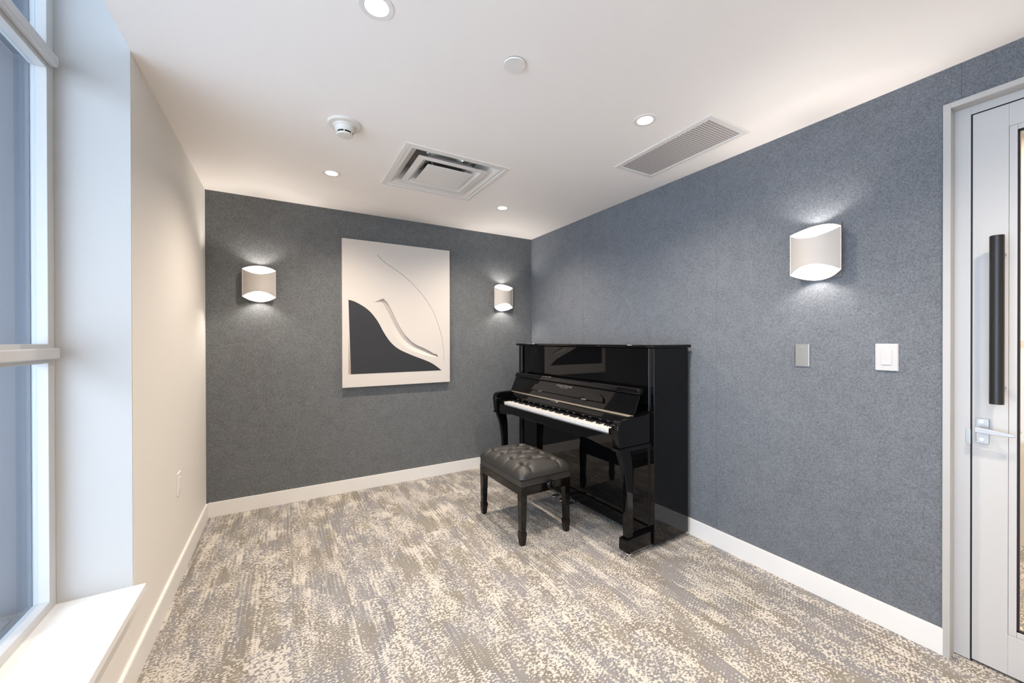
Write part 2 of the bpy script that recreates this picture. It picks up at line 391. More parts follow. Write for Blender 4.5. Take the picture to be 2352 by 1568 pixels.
MB().box(XD+0.004, XD+0.02, gy1-0.005, gy1, gz0, gz1).box(XD+0.004, XD+0.02, gy0, gy0+0.005, gz0, gz1).box(XD+0.004, XD+0.02, gy0, gy1, gz0, gz0+0.005).box(XD+0.004, XD+0.02, gy0, gy1, gz1-0.005, gz1).build('glazing_gasket', M_gap, door, smooth=False)
MB().box(XD+0.010, XD+0.016, gy0+0.002, gy1-0.002, gz0+0.002, gz1-0.002).build('glass_pane', M_glass2, door, smooth=False)
ph = MB().cyl((XR-0.020, 0.3252, 1.018), 0.0180, 0.6145, 'z', 32, 0.001).build('pull_handle', M_blackhandle, door)
for zz in (1.075, 1.568):
    MB().cyl((XR-0.020, 0.3195, zz), 0.008, 0.068, 'x', 16).build('standoff', M_satinsteel, ph)
lv = MB().box(XD-0.010, XD, 0.352, 0.3835, 0.857, 0.952, 0.0015).build('lever_plate', M_satinsteel, door); lv['label'] = 'satin steel lock plate'
for zz in (0.941, 0.873):
    MB().cyl((XD-0.0145, 0.369, zz), 0.0058, 0.005, 'x', 16).build('screw', M_chrome, lv)
m = MB().cyl((XD-0.045, 0.374, 0.911), 0.009, 0.036, 'x', 16)
pts = []
for k in range(15):
    s_ = k/14; yy = 0.381-s_*0.096; zz = 0.9135-0.0085*s_
    pts.append((yy, zz, 0.0105*(1-0.6*s_**2)*(1 if k < 14 else 0.5)))
m.prism([(a, b+c) for a, b, c in pts]+[(a, b-c) for a, b, c in pts[::-1]], 'x', XD-0.052, XD-0.043, 0.002)
m.build('lever', M_satinsteel, lv)
MB().box(XD-0.0015, XD+0.012, 0.3985, 0.4115, 0.8465, 0.904, 0.0008).build('strike_plate', M_steel, door)
# corridor beyond the door
o = MB().box(XR+1.6, XR+1.7, -2.2, 2.4, 0, 2.6).box(XR+T, XR+1.6, -2.3, -2.2, 0, 2.6).box(XR+T, XR+1.6, 2.4, 2.5, 0, 2.6).box(XR+T, XR+1.7, -2.3, 2.5, 2.5, 2.6).build('wall_corridor', M_corr, smooth=False)
struct(o, 'warm beige corridor wall seen through the door glass', 'corridor wall')
la = bpy.data.lights.new('corridor_light', 'AREA'); la.energy = 60; la.size = 0.6; la.color = (1, 0.82, 0.62)
lo = bpy.data.objects.new('corridor_light', la); COL.objects.link(lo); lo.location = (XR+0.9, 0.3, 2.48)

# ------------------------------------------------------------------ ceiling fixtures
DL = [(0.2535, 1.290, 'recessed downlight cut by the top edge of the photo, near the window'),
      (1.511, 1.300, 'recessed downlight beside the perforated ceiling grille'),
      (0.2535, 2.715, 'recessed downlight in front of the smoke detector, near the left wall'),
      (1.512, 2.738, 'small far recessed downlight in the corner above the piano'),
      (0.2535, -0.135, 'unseen recessed downlight added at the room front on the window side'),  # last pair: unseen, added for more light by repeating the lamp grid
      (1.511, -0.130, 'unseen recessed downlight added at the room front on the door side')]
d0 = thing('recessed_downlight', DL[0][2], 'ceiling light', (0, 0, H), 0, 'recessed downlights in the ceiling')
MB().lathe([(0.0365, 0.001), (0.0365, -0.001), (0.040, -0.0025), (0.0535, -0.002), (0.0545, 0.0), (0.0545, 0.001), (0.0365, 0.001)], n=48).build('trim_ring', M_plastic2, d0)
MB().lathe([(0.0368, 0.0), (0.031, 0.030)], n=48).build('reflector', M_reflector, d0)
MB().lathe([(0.0, 0.028), (0.0312, 0.028), (0.0312, 0.030), (0.0, 0.030)], n=48).build('lens', M_lens, d0)
MB().lathe([(0.0375, 0.002), (0.034, 0.040), (0.0, 0.042)], n=32).build('can', M_satinsteel, d0)
for k, (x, y, lab) in enumerate(DL):
    if k == 0: d0.location = (x, y, H); d = d0
    else: d = copy_thing(d0, (x, y, H), 0, lab)
    sp = bpy.data.lights.new('downlight_lamp', 'SPOT'); sp.energy = DOWN_POWER; sp.color = DOWN_COL
    sp.spot_size = math.radians(146); sp.spot_blend = 1.0; sp.shadow_soft_size = 0.028
    so = bpy.data.objects.new('downlight_lamp', sp); COL.objects.link(so); so.location = (0, 0, 0.004); so.parent = d
cutters = [('c', x, y, 0.040) for x, y, _ in DL]

o = thing('ceiling_cover_plate', 'flat round white cover disc in the middle of the ceiling', 'cover plate', (0.7655, 1.2875, H))
MB().lathe([(0, -0.0085), (0.0415, -0.0085), (0.0430, -0.0070), (0.0430, -0.0035), (0.0, -0.0035)], n=48).build('disc', M_plastic2, o)
MB().lathe([(0, -0.0036), (0.040, -0.0036), (0.040, 0.0), (0, 0.0)], n=32).build('neck', M_dark, o)

o = thing('smoke_detector', 'round white smoke detector with dark vent slots on the ceiling', 'smoke detector', (0.2535, 2.070, H))
MB().lathe([(0, 0), (0.079, 0), (0.0785, -0.006), (0.074, -0.0105), (0.055, -0.0125), (0.0535, -0.016), (0.050, -0.0185), (0, -0.0185)], n=48).build('base', M_grey_pl, o)
body = MB().lathe([(0.0475, -0.018), (0.0455, -0.030), (0.0415, -0.038), (0.0385, -0.041), (0.0385, -0.043)], n=48).lathe([(0.0385, -0.0505), (0.0375, -0.054), (0.034, -0.057), (0, -0.059)], n=48)
for k in range(6):
    a = 2*PI*k/6+0.32; c, s = math.cos(a)*0.0374, math.sin(a)*0.0374
    body.cyl((c, s, -0.0515), 0.0028, 0.010, 'z', 8)
body.build('body', M_grey_pl, o)
MB().cyl((0, 0, -0.0512), 0.0350, 0.0094, 'z', 32).build('sensor_chamber', M_dark, o)
MB().cyl((0.004, 0.004, -0.0593), 0.0015, 0.001, 'z', 8).build('indicator', M_dark, o)

# square step-down air diffuser
DX0, DX1, DY0_, DY1_ = 0.560, 1.2065, 2.0855, 2.7165
dcx, dcy = (DX0+DX1)/2, (DY0_+DY1_)/2
o = thing('air_diffuser', 'square white stepped air diffuser dusted grey in the ceiling', 'air diffuser', (dcx, dcy, H))
hw = (DX1-DX0)/2; hv = (DY1_-DY0_)/2
def ring(m, a, za, b, zb, sx=hw, sy=hv):
    """square collar from half-size a at height za to half-size b at height zb"""
    q = bmesh.new(); A = [q.verts.new((i*a*sx/hw, j*a*sy/hw, za)) for i, j in ((-1, -1), (1, -1), (1, 1), (-1, 1))]
    B = [q.verts.new((i*b*sx/hw, j*b*sy/hw, zb)) for i, j in ((-1, -1), (1, -1), (1, 1), (-1, 1))]
    for i in range(4): q.faces.new((A[i], A[(i+1) % 4], B[(i+1) % 4], B[i]))
    m.add(q)
def steps(prof):
    m = MB()
    for (a, za), (b, zb) in zip(prof[:-1], prof[1:]): ring(m, a, za, b, zb)
    return m
steps([(hw, 0.0), (hw, -0.004), (hw-0.022, -0.005), (hw-0.024, -0.001), (hw-0.046, -0.002), (hw-0.085, 0.022), (hw-0.105, 0.062), (hw-0.110, 0.10), (hw-0.03, 0.10), (hw-0.002, 0.0)]).build('outer_frame', M_vent, o, angle=0.3)
steps([(0.222, -0.004), (0.224, -0.007), (0.186, -0.009), (0.158, 0.012), (0.140, 0.046), (0.138, 0.046), (0.156, 0.014), (0.184, -0.006), (0.222, -0.004)]).build('middle_cone', M_vent, o, angle=0.3)
m = MB(); m.box(-0.147, 0.147, -0.145, 0.145, -0.014, -0.010, 0.003); m.build('centre_plate', M_vent, o)
for sx in (-1, 1):
    for sy in (-1, 1):
        MB().tube([(sx*0.10, sy*0.10, -0.012), (sx*0.125, sy*0.13, 0.055), (sx*0.205, sy*0.205, 0.078)], 0.003, 6).build('hanger_wire', M_satinsteel, o)
MB().lathe([(0.125, 0.045), (0.125, 0.20)], n=32).build('duct_collar', M_duct, o)
m = MB(); ring(m, 0.225, 0.10, 0.12, 0.105); m.box(-0.2, 0.2, -0.2, 0.2, 0.2, 0.21); m.build('plenum', M_duct, o)
cutters.append(('b', DX0+0.006, DX1-0.006, DY0_+0.006, DY1_-0.006))

# perforated return grille
gx0, gx1, gy_0, gy_1 = 1.7435, 2.0670, 1.100, 1.7410
o = thing('return_air_grille', 'long white perforated air grille in the ceiling by the right wall', 'air grille', ((gx0+gx1)/2, (gy_0+gy_1)/2, H), math.radians(-1.0))
a, b = (gx1-gx0)/2, (gy_1-gy_0)/2
m = MB(); q = [(a, 0.0), (a, -0.003), (a-0.006, -0.0055), (a-0.030, -0.0065), (a-0.0315, -0.003), (a-0.0315, 0.002)]
for (s1, h1), (s2, h2) in zip(q[:-1], q[1:]):
    t = bmesh.new(); A = [t.verts.new((i*s1, j*(b-(a-s1)), h1)) for i, j in ((-1, -1), (1, -1), (1, 1), (-1, 1))]; B = [t.verts.new((i*s2, j*(b-(a-s2)), h2)) for i, j in ((-1, -1), (1, -1), (1, 1), (-1, 1))]
    for i in range(4): t.faces.new((A[i], A[(i+1) % 4], B[(i+1) % 4], B[i]))
    m.add(t)
m.build('frame', M_vent, o, angle=0.3)
MB().box(-a+0.031, a-0.031, -b+0.031, b-0.031, -0.003, -0.0005).build('perforated_plate', perforated_mat(), o, smooth=False)

# cut the openings out of the ceiling slab
cb = MB()
for c in cutters:
    if c[0] == 'c': cb.cyl((c[1], c[2], H-0.05), c[3], 0.30, 'z', 32)
    else: cb.box(c[1], c[2], c[3], c[4], H-0.05, H+0.30)
cut = cb.build('cutter', M_dark, smooth=False)
md = ceiling.modifiers.new('openings', 'BOOLEAN'); md.object = cut; md.operation = 'DIFFERENCE'; md.solver = 'EXACT'
dg = bpy.context.evaluated_depsgraph_get(); me = bpy.data.meshes.new_from_object(ceiling.evaluated_get(dg))
ceiling.modifiers.clear(); ceiling.data = me; bpy.data.objects.remove(cut)

# ------------------------------------------------------------------ wall sconces (back against the wall at local y = 0, room towards -y)
SW, SD = 0.104, 0.104          # half width, total depth
def make_sconce():
    r = thing('wall_sconce', 's', 'wall light', (0, 0, 0), 0, 'lens-shaped up-and-down wall sconces')
    def sheet(bulge, zt_mid, zb_mid, thick):
        """curved sheet hung between the two side edges; edges are cut at a slant"""
        m = bmesh.new(); n = 28; grid = []
        for lay in (0, 1):
            rows = []
            for i in range(n+1):
                u = -1+2*i/n; arc = 1-u*u
                y = -SD/2 - (bulge*(SD/2-0.004)*arc) + (thick*lay if bulge > 0 else -thick*lay)
                zt = 0.1 + zt_mid*arc; zb = -0.1 + zb_mid*arc
                rows.append([m.verts.new((u*SW, y, zb+(zt-zb)*k/4)) for k in range(5)])
            grid.append(rows)
        for lay in (0, 1):
            for i in range(n):
                for k in range(4): m.faces.new((grid[lay][i][k], grid[lay][i+1][k], grid[lay][i+1][k+1], grid[lay][i][k+1]))
        for i in range(n):
            for k in (0, 4): m.faces.new((grid[0][i][k], grid[0][i+1][k], grid[1][i+1][k], grid[1][i][k]))
        for i in (0, n):
            for k in range(4): m.faces.new((grid[0][i][k], grid[0][i][k+1], grid[1][i][k+1], grid[1][i][k]))
        bmesh.ops.recalc_face_normals(m, faces=m.faces[:]); return m
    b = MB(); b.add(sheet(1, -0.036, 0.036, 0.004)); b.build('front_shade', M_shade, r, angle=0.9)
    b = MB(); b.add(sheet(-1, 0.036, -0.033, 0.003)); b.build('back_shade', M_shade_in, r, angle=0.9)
    MB().box(-0.075, 0.090, -0.007, 0.0, -0.128, 0.128, 0.002).build('wall_plate', M_felt_plate, r)
    for s in (-1, 1):
        MB().cyl((0, -SD/2, s*0.030-0.012), 0.016, 0.024, 'z', 16).build('bulb', M_bulb, r)
    MB().cyl((0, -SD/2, -0.016), 0.014, 0.032, 'z', 16).build('lamp_holder', M_shade_in, r)
    return r
M_felt_plate = mat('grey_mounting_plate', (0.16, 0.15, 0.145), 0.6)
s0 = make_sconce(); zs = 1.676
s0.location = (-0.1705, YB, zs); s0['label'] = 'white wall sconce nearest the window, left of the artwork on the back wall'
copy_thing(s0, (1.8870, YB, zs+0.008), 0, 'white wall sconce between the artwork and the room corner')
copy_thing(s0, (XR, 0.8755, zs+0.002), -PI/2, 'white wall sconce on the right felt wall above the two wall plates')

# ------------------------------------------------------------------ wall plates
def plate(name, label, cat, loc, rz, w, h, m, group=None):
    r = thing(name, label, cat, loc, rz, group)
    MB().prism([(-w/2, 0), (w/2, 0), (w/2, -0.0025), (w/2-0.004, -0.006), (-w/2+0.004, -0.006), (-w/2, -0.0025)], 'z', -h/2, h/2, 0.0015).build('cover', m, r)
    return r
r = plate('light_switch', 'white dimmer light switch on the right wall, nearest the door', 'light switch', (XR, 0.6292, 1.178), -PI/2, 0.076, 0.1165, M_plastic)
MB().box(-0.0172, 0.0172, -0.0085, -0.004, -0.0335, 0.0335, 0.0012).build('rocker', M_plastic, r)
MB().box(-0.011, 0.011, -0.0100, -0.007, -0.032, -0.020, 0.0015).build('slider', M_grey_pl, r)
for s in (-1, 1): MB().cyl((0, -0.0055, s*0.0485), 0.003, 0.0018, '-y', 12).build('screw', M_grey_pl, r)
r = plate('blank_wall_plate', 'brushed steel blank cover plate below the right wall sconce', 'wall plate', (XR, 0.9475, 1.176), -PI/2, 0.067, 0.1125, M_steel)
for s in (-1, 1): MB().cyl((0, -0.0055, s*0.042), 0.003, 0.0018, '-y', 12).build('screw', M_chrome, r)
r = plate('wall_outlet', 'white outlet plate low on the left wall near the corner', 'outlet', (XL, 2.640, 0.5055), PI/2, 0.070, 0.115, M_plastic2)
MB().box(-0.0165, 0.0165, -0.0085, -0.004, -0.033, 0.033, 0.0015).build('socket_face', M_plastic2, r)

# ------------------------------------------------------------------ relief artwork
AY = YB-0.040
f_, cx_, cyp = 887.67, 1176.0, 784.0
def art_pt(X, Y):      # measured on the artwork's own front plane: millimetre grid of the piece
    px, py = 740+X/3.564, 500+Y/3.564
    d = Rr*((px-cx_)/f_)+Ur*((cyp-py)/f_)+Fd
    k = AY/d.y; return (d.x*k, CAM_H+d.z*k)
AX0, AX1, AZ0, AZ1 = 0.3935, 1.3185, 0.8685, 2.0890
art = thing('wall_art', 'large white relief artwork with dark hill shape on the back wall', 'artwork', ((AX0+AX1)/2, YB, AZ0))
def loc2(p): return (p[0]-(AX0+AX1)/2, p[1]-AZ0)
def smooth_curve(P, n=6):
    out = []
    for i in range(len(P)-1):
        p0 = Vector(P[max(i-1, 0)]); p1 = Vector(P[i]); p2 = Vector(P[i+1]); p3 = Vector(P[min(i+2, len(P)-1)])
        for k in range(n):
            t = k/n; out.append(tuple(0.5*((2*p1)+(p2-p0)*t+(2*p0-5*p1+4*p2-p3)*t*t+(3*p1-p0-3*p2+p3)*t**3)))
    out.append(tuple(P[-1])); return out
UP = smooth_curve([loc2(art_pt(*p)) for p in [(500, 660), (530, 690), (560, 740), (590, 800), (625, 870), (670, 945), (720, 1000), (770, 1038), (830, 1065), (880, 1090), (915, 1112), (940, 1118), (950, 1138)]])
LO = smooth_curve([loc2(art_pt(*p)) for p in [(428, 690), (460, 735), (495, 800), (530, 868), (570, 940), (620, 1008), (680, 1058), (750, 1093), (820, 1118), (880, 1132), (915, 1138), (949, 1139)]])
def shape2d(name, loops, y_front, depth, material, parent):
    cu = bpy.data.curves.new(name, 'CURVE'); cu.dimensions = '2D'; cu.fill_mode = 'BOTH'; cu.extrude = depth/2
    for L in loops:
        sp = cu.splines.new('POLY'); sp.points.add(len(L)-1); sp.use_cyclic_u = True
        for p, q in zip(sp.points, L): p.co = (q[0], q[1], 0, 1)
    tmp = bpy.data.objects.new('tmp', cu); COL.objects.link(tmp)
    dg = bpy.context.evaluated_depsgraph_get(); me = bpy.data.meshes.new_from_object(tmp.evaluated_get(dg))
    bpy.data.objects.remove(tmp); me.name = name
    me.transform(Matrix.Translation((0, y_front+depth/2, 0)) @ Matrix.Rotation(PI/2, 4, 'X'))
    me.materials.clear(); me.materials.append(material)
    o = bpy.data.objects.new(name, me); COL.objects.link(o); o.parent = parent; return o
hw_ = (AX1-AX0)/2; hh_ = AZ1-AZ0
rect = [(-hw_, 0), (hw_, 0), (hw_, hh_), (-hw_, hh_)]
shape2d('canvas_front', [rect, UP+LO[::-1]], -0.040, 0.034, M_art, art)
MB().box(-hw_, hw_, -0.006, 0.0, 0.0, hh_).build('backing_board', M_art, art, smooth=False)
m = bmesh.new(); n = len(UP); ra = []
for i in range(n):
    t = i/(n-1); j = min(int(t*(len(LO)-1)), len(LO)-2); fr = t*(len(LO)-1)-j
    lo = (LO[j][0]*(1-fr)+LO[j+1][0]*fr, LO[j][1]*(1-fr)+LO[j+1][1]*fr); up = UP[i]
    row = []
    for k in range(9):
        s = k/8; dep = 0.030*(1-s)**1.1 if s < 1 else 0
        row.append(m.verts.new((up[0]*(1-s)+lo[0]*s, -0.0398+dep, up[1]*(1-s)+lo[1]*s)))
    ra.append(row)
for i in range(n-1):
    for k in range(8): m.faces.new((ra[i][k], ra[i+1][k], ra[i+1][k+1], ra[i][k+1]))
bmesh.ops.recalc_face_normals(m, faces=m.faces[:])
b = MB(); b.add(m); b.build('carved_groove', M_art, art)
hill = [loc2(art_pt(*p)) for p in [(215, 670), (260, 683), (310, 708), (360, 740), (400, 776), (440, 825), (470, 873), (500, 930), (540, 992), (580, 1038), (630, 1076), (690, 1105), (760, 1134), (830, 1160), (890, 1186), (930, 1211), (978, 1248)]]
hill = smooth_curve(hill, 4)+[loc2(art_pt(235, 1281))]
shape2d('dark_hill_inlay', [hill], -0.0408, 0.004, M_art_dark, art)
slv = [loc2(art_pt(*p)) for p in [(216, 955), (235, 1281), (214, 1281)]]
shape2d('inlay_edge', [slv], -0.0404, 0.003, mat('tan_edge', (0.42, 0.33, 0.26), 0.7), art)
ln = smooth_curve([loc2(art_pt(*p)) for p in [(453, 303), (480, 335), (520, 370), (580, 410), (640, 452), (720, 520), (790, 595), (850, 670), (905, 760), (945, 860), (975, 960), (990, 1050), (997, 1120), (998, 1175)]], 5)
MB().tube([(p[0], -0.0402, p[1]) for p in ln], [0.0016*(1-0.55*i/len(ln)) for i in range(len(ln))], 6).build('thin_arc_line', M_line, art)

# ------------------------------------------------------------------ upright piano   (local x along its width, y towards the player, z up)
TH = math.radians(1.2)
W = 1.4945
pn = thing('upright_piano', 'polished black upright piano with open keyboard against the right wall', 'piano', (1.8879, 1.5566, 0), PI/2+TH)
LQ = M_lacquer
ZB, ZT = 0.030, 1.2055
for nm, a, b in (('side_panel', 0.0, 0.030), ('side_panel', W-0.030, W)):
    MB().box(a, b, -0.327, 0.0, ZB, ZT, 0.0035, 3).build(nm, LQ, pn)
MB().box(0.030, W-0.030, -0.327, -0.300, ZB+0.05, ZT, 0.002).build('back_panel', M_satin, pn)
# corner pilasters with a half-round front
for a, sgn in ((0.028, 1), (W-0.028, -1)):
    m = MB().box(min(a, a+sgn*0.024), max(a, a+sgn*0.024), -0.030, -0.002, ZB+0.006, ZT-0.001, 0.004, 3)
    m.cyl((a+sgn*0.013, -0.004, 0.84), 0.007, ZT-0.842, 'z', 16)
    m.cyl((a+sgn*0.013, -0.004, 0.13), 0.007, 0.48, 'z', 16)
    m.build('pilaster', LQ, pn)
MB().box(0.053, W-0.053, -0.040, -0.016, 0.86, ZT-0.001, 0.004, 3).build('upper_panel', LQ, pn)
MB().box(0.053, W-0.053, -0.036, -0.012, 0.125, 0.612, 0.004, 3).build('lower_panel', LQ, pn)
MB().box(0.030, W-0.030, -0.300, -0.004, 0.045, 0.122, 0.003, 3).build('bottom_rail', LQ, pn)
# lid in two leaves with a continuous joint
MB().box(-0.011, W+0.011, -0.150, 0.0265, 1.2060, 1.2250, 0.006, 4).build('front_lid', LQ, pn)
MB().box(-0.011, W+0.011, -0.343, -0.1506, 1.2060, 1.2250, 0.004, 4).build('rear_lid', LQ, pn)
# arms (cheeks)
arm_prof = [(-0.004, 0.640), (0.274, 0.640), (0.279, 0.665), (0.284, 0.705), (0.2875, 0.738), (0.2865, 0.760), (0.281, 0.778), (0.270, 0.790), (0.254, 0.7975), (0.235, 0.8005), (0.150, 0.8030), (0.090, 0.8070), (0.050, 0.8110), (0.020, 0.8200), (-0.004, 0.8260)]
for a in (0.018, W-0.018-0.052):
    m = MB().prism(arm_prof, 'x', a, a+0.052, 0.006, 3); m.build('arm', LQ, pn)
    MB().prism([(-0.006, 0.6165), (0.268, 0.6165), (0.279, 0.622), (0.283, 0.629), (0.279, 0.636), (0.268, 0.640), (-0.006, 0.640)], 'x', a-0.004, a+0.056, 0.003).build('arm_moulding', LQ, pn)
# keybed with a shallow bowed under-edge
MB().box(0.070, W-0.070, -0.012, 0.232, 0.640, 0.690, 0.003).build('keybed', LQ, pn)
sl = [(0.072, 0.705), (W-0.072, 0.705), (W-0.072, 0.618)]
for k in range(1, 24):
    s = k/24; e = min(s, 1-s); sl.append((W-0.072-s*(W-0.144), 0.618+0.024*min(1, e/0.16)**1.5))
sl.append((0.072, 0.618))
MB().prism(sl, 'y', 0.240, 0.262, 0.004, 3).build('key_slip', LQ, pn)
K0, K1 = W/2-0.614, W/2+0.614
for a, b in ((0.070, K0-0.002), (K1+0.002, W-0.070)):
    MB().box(a, b, 0.080, 0.246, 0.690, 0.735, 0.005, 3).build('key_block', LQ, pn)
# keyboard: 52 white and 36 black keys
kb = MB().box(K0, K1, 0.06, 0.228, 0.690, 0.703).build('keyboard', M_satin, pn, smooth=False)
kw = (K1-K0)/52
wk = MB().box(-kw/2+0.0005, kw/2-0.0005, 0.075, 0.2365, 0.7035, 0.7250, 0.0012).build('white_key', M_ivory, kb)
bk = MB().prism([(0.075, 0.706), (0.187, 0.706), (0.183, 0.728), (0.176, 0.7365), (0.075, 0.7375)], 'x', -0.0052, 0.0052, 0.0018).build('black_key', M_ebony, kb)
firstw = firstb = True
# bass at the player's left = large local x here
for i in range(52):
    x = K1-kw*(i+0.5)
    o = wk if i == 0 else wk.copy()
    if i: COL.objects.link(o)
    o.parent = kb; o.location = (x, 0, 0)
    if i % 7 in (0, 2, 3, 5, 6) and i < 51:          # A, C, D, F, G are followed by a black key
        q = bk if firstb else bk.copy()
        if not firstb: COL.objects.link(q)
        firstb = False; q.parent = kb; q.location = (x-kw/2, 0, 0)
# fallboard, opened: sloping board, thick lip on top, brass hinge, folded music desk
FA, FB = 0.052, W-0.052
MB().prism([(0.111, 0.8020), (0.120, 0.8080), (0.068, 0.9240), (0.056, 0.9210)], 'x', FA, FB, 0.002).build('fallboard', LQ, pn)
MB().prism([(0.040, 0.9170), (0.073, 0.9270), (0.076, 0.9330), (0.064, 0.9600), (0.056, 0.9650), (0.038, 0.9640), (0.028, 0.9560)], 'x', FA, FB, 0.004, 3).build('fallboard_lip', LQ, pn)
MB().prism([(0.108, 0.7935), (0.1235, 0.7955), (0.1215, 0.8065), (0.112, 0.8060)], 'x', FA+0.004, FB-0.004, 0.001).build('hinge_strip', M_brass, pn)
MB().prism([(0.085, 0.7380), (0.135, 0.7395), (0.143, 0.7500), (0.140, 0.7640), (0.128, 0.7890), (0.118, 0.7950), (0.085, 0.7950)], 'x', K0-0.03, K1+0.03, 0.003, 3).build('nameboard', LQ, pn)
# folded music desk on the fallboard
dirv = Vector((0.068-0.120, 0.9240-0.8080)).normalized(); nrm = Vector((dirv.y, -dirv.x))
def fb(s, h): v = Vector((0.120, 0.8080))+dirv*s+nrm*h; return (v.x, v.y)
md_ = bmesh.new()
def mdp(u, s, h): y, z = fb(s, h); return md_.verts.new((u, y, z))
ol = [(0.308, 0.040), (1.178, 0.040), (1.172, 0.055), (1.130, 0.092), (0.362, 0.092), (0.322, 0.072)]
A = [mdp(u, s, 0.0005) for u, s in ol]; B = [mdp(u, s, 0.0125) for u, s in ol]
md_.faces.new(A); md_.faces.new(B[::-1])
for i in range(6): md_.faces.new((A[i], A[(i+1) % 6], B[(i+1) % 6], B[i]))
bmesh.ops.recalc_face_normals(md_, faces=md_.faces[:])
bmesh.ops.bevel(md_, geom=md_.edges[:], offset=0.002, segments=2, profile=0.5, affect='EDGES')
b = MB(); b.add(md_); desk = b.build('music_desk', LQ, pn)
for u in (0.49, 1.00):
    y, z = fb(0.040, 0.011); MB().cyl((u-0.025, y, z), 0.0035, 0.05, 'x', 10).build('desk_hinge', M_chrome, desk)
# gilt lettering under the lip
def lettering(txt, size, uc, s, spacing=1.0):
    cu = bpy.data.curves.new('lettering', 'FONT'); cu.body = txt; cu.size = size; cu.align_x = 'CENTER'; cu.extrude = 0.0003; cu.space_character = spacing
    t = bpy.data.objects.new('tmp', cu); COL.objects.link(t); dg = bpy.context.evaluated_depsgraph_get()
    me = bpy.data.meshes.new_from_object(t.evaluated_get(dg)); bpy.data.objects.remove(t)
    y, z = fb(s, 0.0016)
    ex = Vector((-1, 0, 0)); eyv = Vector((0, dirv.x, dirv.y)); ez = ex.cross(eyv)
    Mx = Matrix((ex, eyv, ez)).transposed().to_4x4(); Mx.translation = (uc, y, z)
    me.transform(Mx); me.materials.clear(); me.materials.append(M_lettering)
    o = bpy.data.objects.new('lettering', me); COL.objects.link(o); o.parent = pn; return o
lettering('Fridolin Schimmel', 0.0235, W/2, 0.1040, 1.05)
lettering('Braunschweig  Germany', 0.0085, W/2, 0.0950, 1.1)
# chrome fittings at the ends of the fallboard
for u in (FB+0.006,):
    MB().box(u-0.003, u+0.003, 0.086, 0.112, 0.790, 0.832, 0.002).box(u-0.004, u+0.004, 0.100, 0.128, 0.765, 0.792, 0.003).build('fallboard_stay', M_chrome, pn)
for u in (0.036, W-0.036):
    MB().ball((u, 0.004, 0.833), 0.0115, 16).lathe([(0.0085, 0.812), (0.0125, 0.818), (0.009, 0.826)], (u, 0.004, 0), 16).build('post_finial', LQ, pn)
# cabriole-like front legs on toe blocks with chrome casters
front = [(0.262, 0.616), (0.252, 0.585), (0.236, 0.545), (0.224, 0.500), (0.2145, 0.445), (0.2075, 0.385), (0.2035, 0.320), (0.2025, 0.270), (0.2025, 0.112)]
rear = [(0.1555, 0.112), (0.1555, 0.420), (0.1575, 0.480), (0.1620, 0.545), (0.1720, 0.600), (0.1780, 0.616)]
for a in (0.0235, W-0.0235-0.037):
    MB().prism(front+rear, 'x', a, a+0.037, 0.003, 3).build('front_leg', LQ, pn)
for a in (0.014, W-0.014-0.056):
    tb = MB().prism([(-0.008, 0.034), (0.212, 0.034), (0.223, 0.044), (0.224, 0.050), (0.224, 0.104), (0.219, 0.110), (0.212, 0.1115), (-0.008, 0.1115)], 'x', a, a+0.056, 0.003, 3).build('toe_block', LQ, pn)
    c = a+(0.000 if a < 0.5 else 0.056)
    m = MB().cyl((c-0.012, 0.213, 0.0165), 0.0165, 0.010, 'x', 20, 0.002).cyl((c+0.004, 0.213, 0.0165), 0.0165, 0.010, 'x', 20, 0.002).box(c-0.014, c+0.016, 0.196, 0.214, 0.020, 0.040, 0.003)
    m.build('caster', M_chrome, tb)
for u in (0.10, W-0.10):
    MB().cyl((u-0.012, -0.26, 0.0225), 0.0225, 0.024, 'x', 20, 0.002).box(u-0.016, u+0.016, -0.275, -0.245, 0.03, 0.05).build('rear_caster', M_chrome, pn)
# pedals
for k, u in enumerate((W/2-0.085, W/2, W/2+0.085)):
    m = MB().box(u-0.009, u+0.009, -0.01, 0.055, 0.062, 0.072, 0.003)
    m.prism([(u-0.010, 0.050), (u+0.010, 0.050), (u+0.021, 0.100), (u+0.017, 0.118), (u, 0.125), (u-0.017, 0.118), (u-0.021, 0.100)], 'z', 0.058, 0.069, 0.003)
    m.build('pedal', M_chrome, pn)

# ------------------------------------------------------------------ bench
BU, BV = 0.7225, 0.4620
ux = Vector((-math.sin(TH), math.cos(TH), 0)); vy = Vector((-math.cos(TH), -math.sin(TH), 0))
bo = Vector((1.8879, 1.5566, 0))+ux*BU+vy*BV
bn = thing('piano_bench', 'black button-tufted leather piano bench in front of the keyboard', 'bench', bo, PI/2+TH)
HU, HV = 0.2850, 0.2000
m = bmesh.new(); NU, NV = 132, 96
BT_ = [(x, y) for y in (-0.108, 0.108) for x in (-0.1875, -0.0625, 0.0625, 0.1875)]+[(x, 0.0) for x in (-0.125, 0.0, 0.125)]
SEG = []
for i, p in enumerate(BT_):
    for q in BT_[i+1:]:
        if abs(abs(p[0]-q[0])-0.0625) < 0.01 and abs(abs(p[1]-q[1])-0.108) < 0.01: SEG.append((p, q))
for x in (-0.1875, -0.0625, 0.0625, 0.1875):
    for s in (-1, 1): SEG.append(((x, s*0.108), (x, s*0.205)))
for y in (-0.108, 0.108):
    for s in (-1, 1): SEG.append(((s*0.1875, y), (s*0.29, y)))
for s in (-1, 1): SEG.append(((s*0.125, 0.0), (s*0.1875, 0.108))); SEG.append(((s*0.125, 0.0), (s*0.1875, -0.108)))
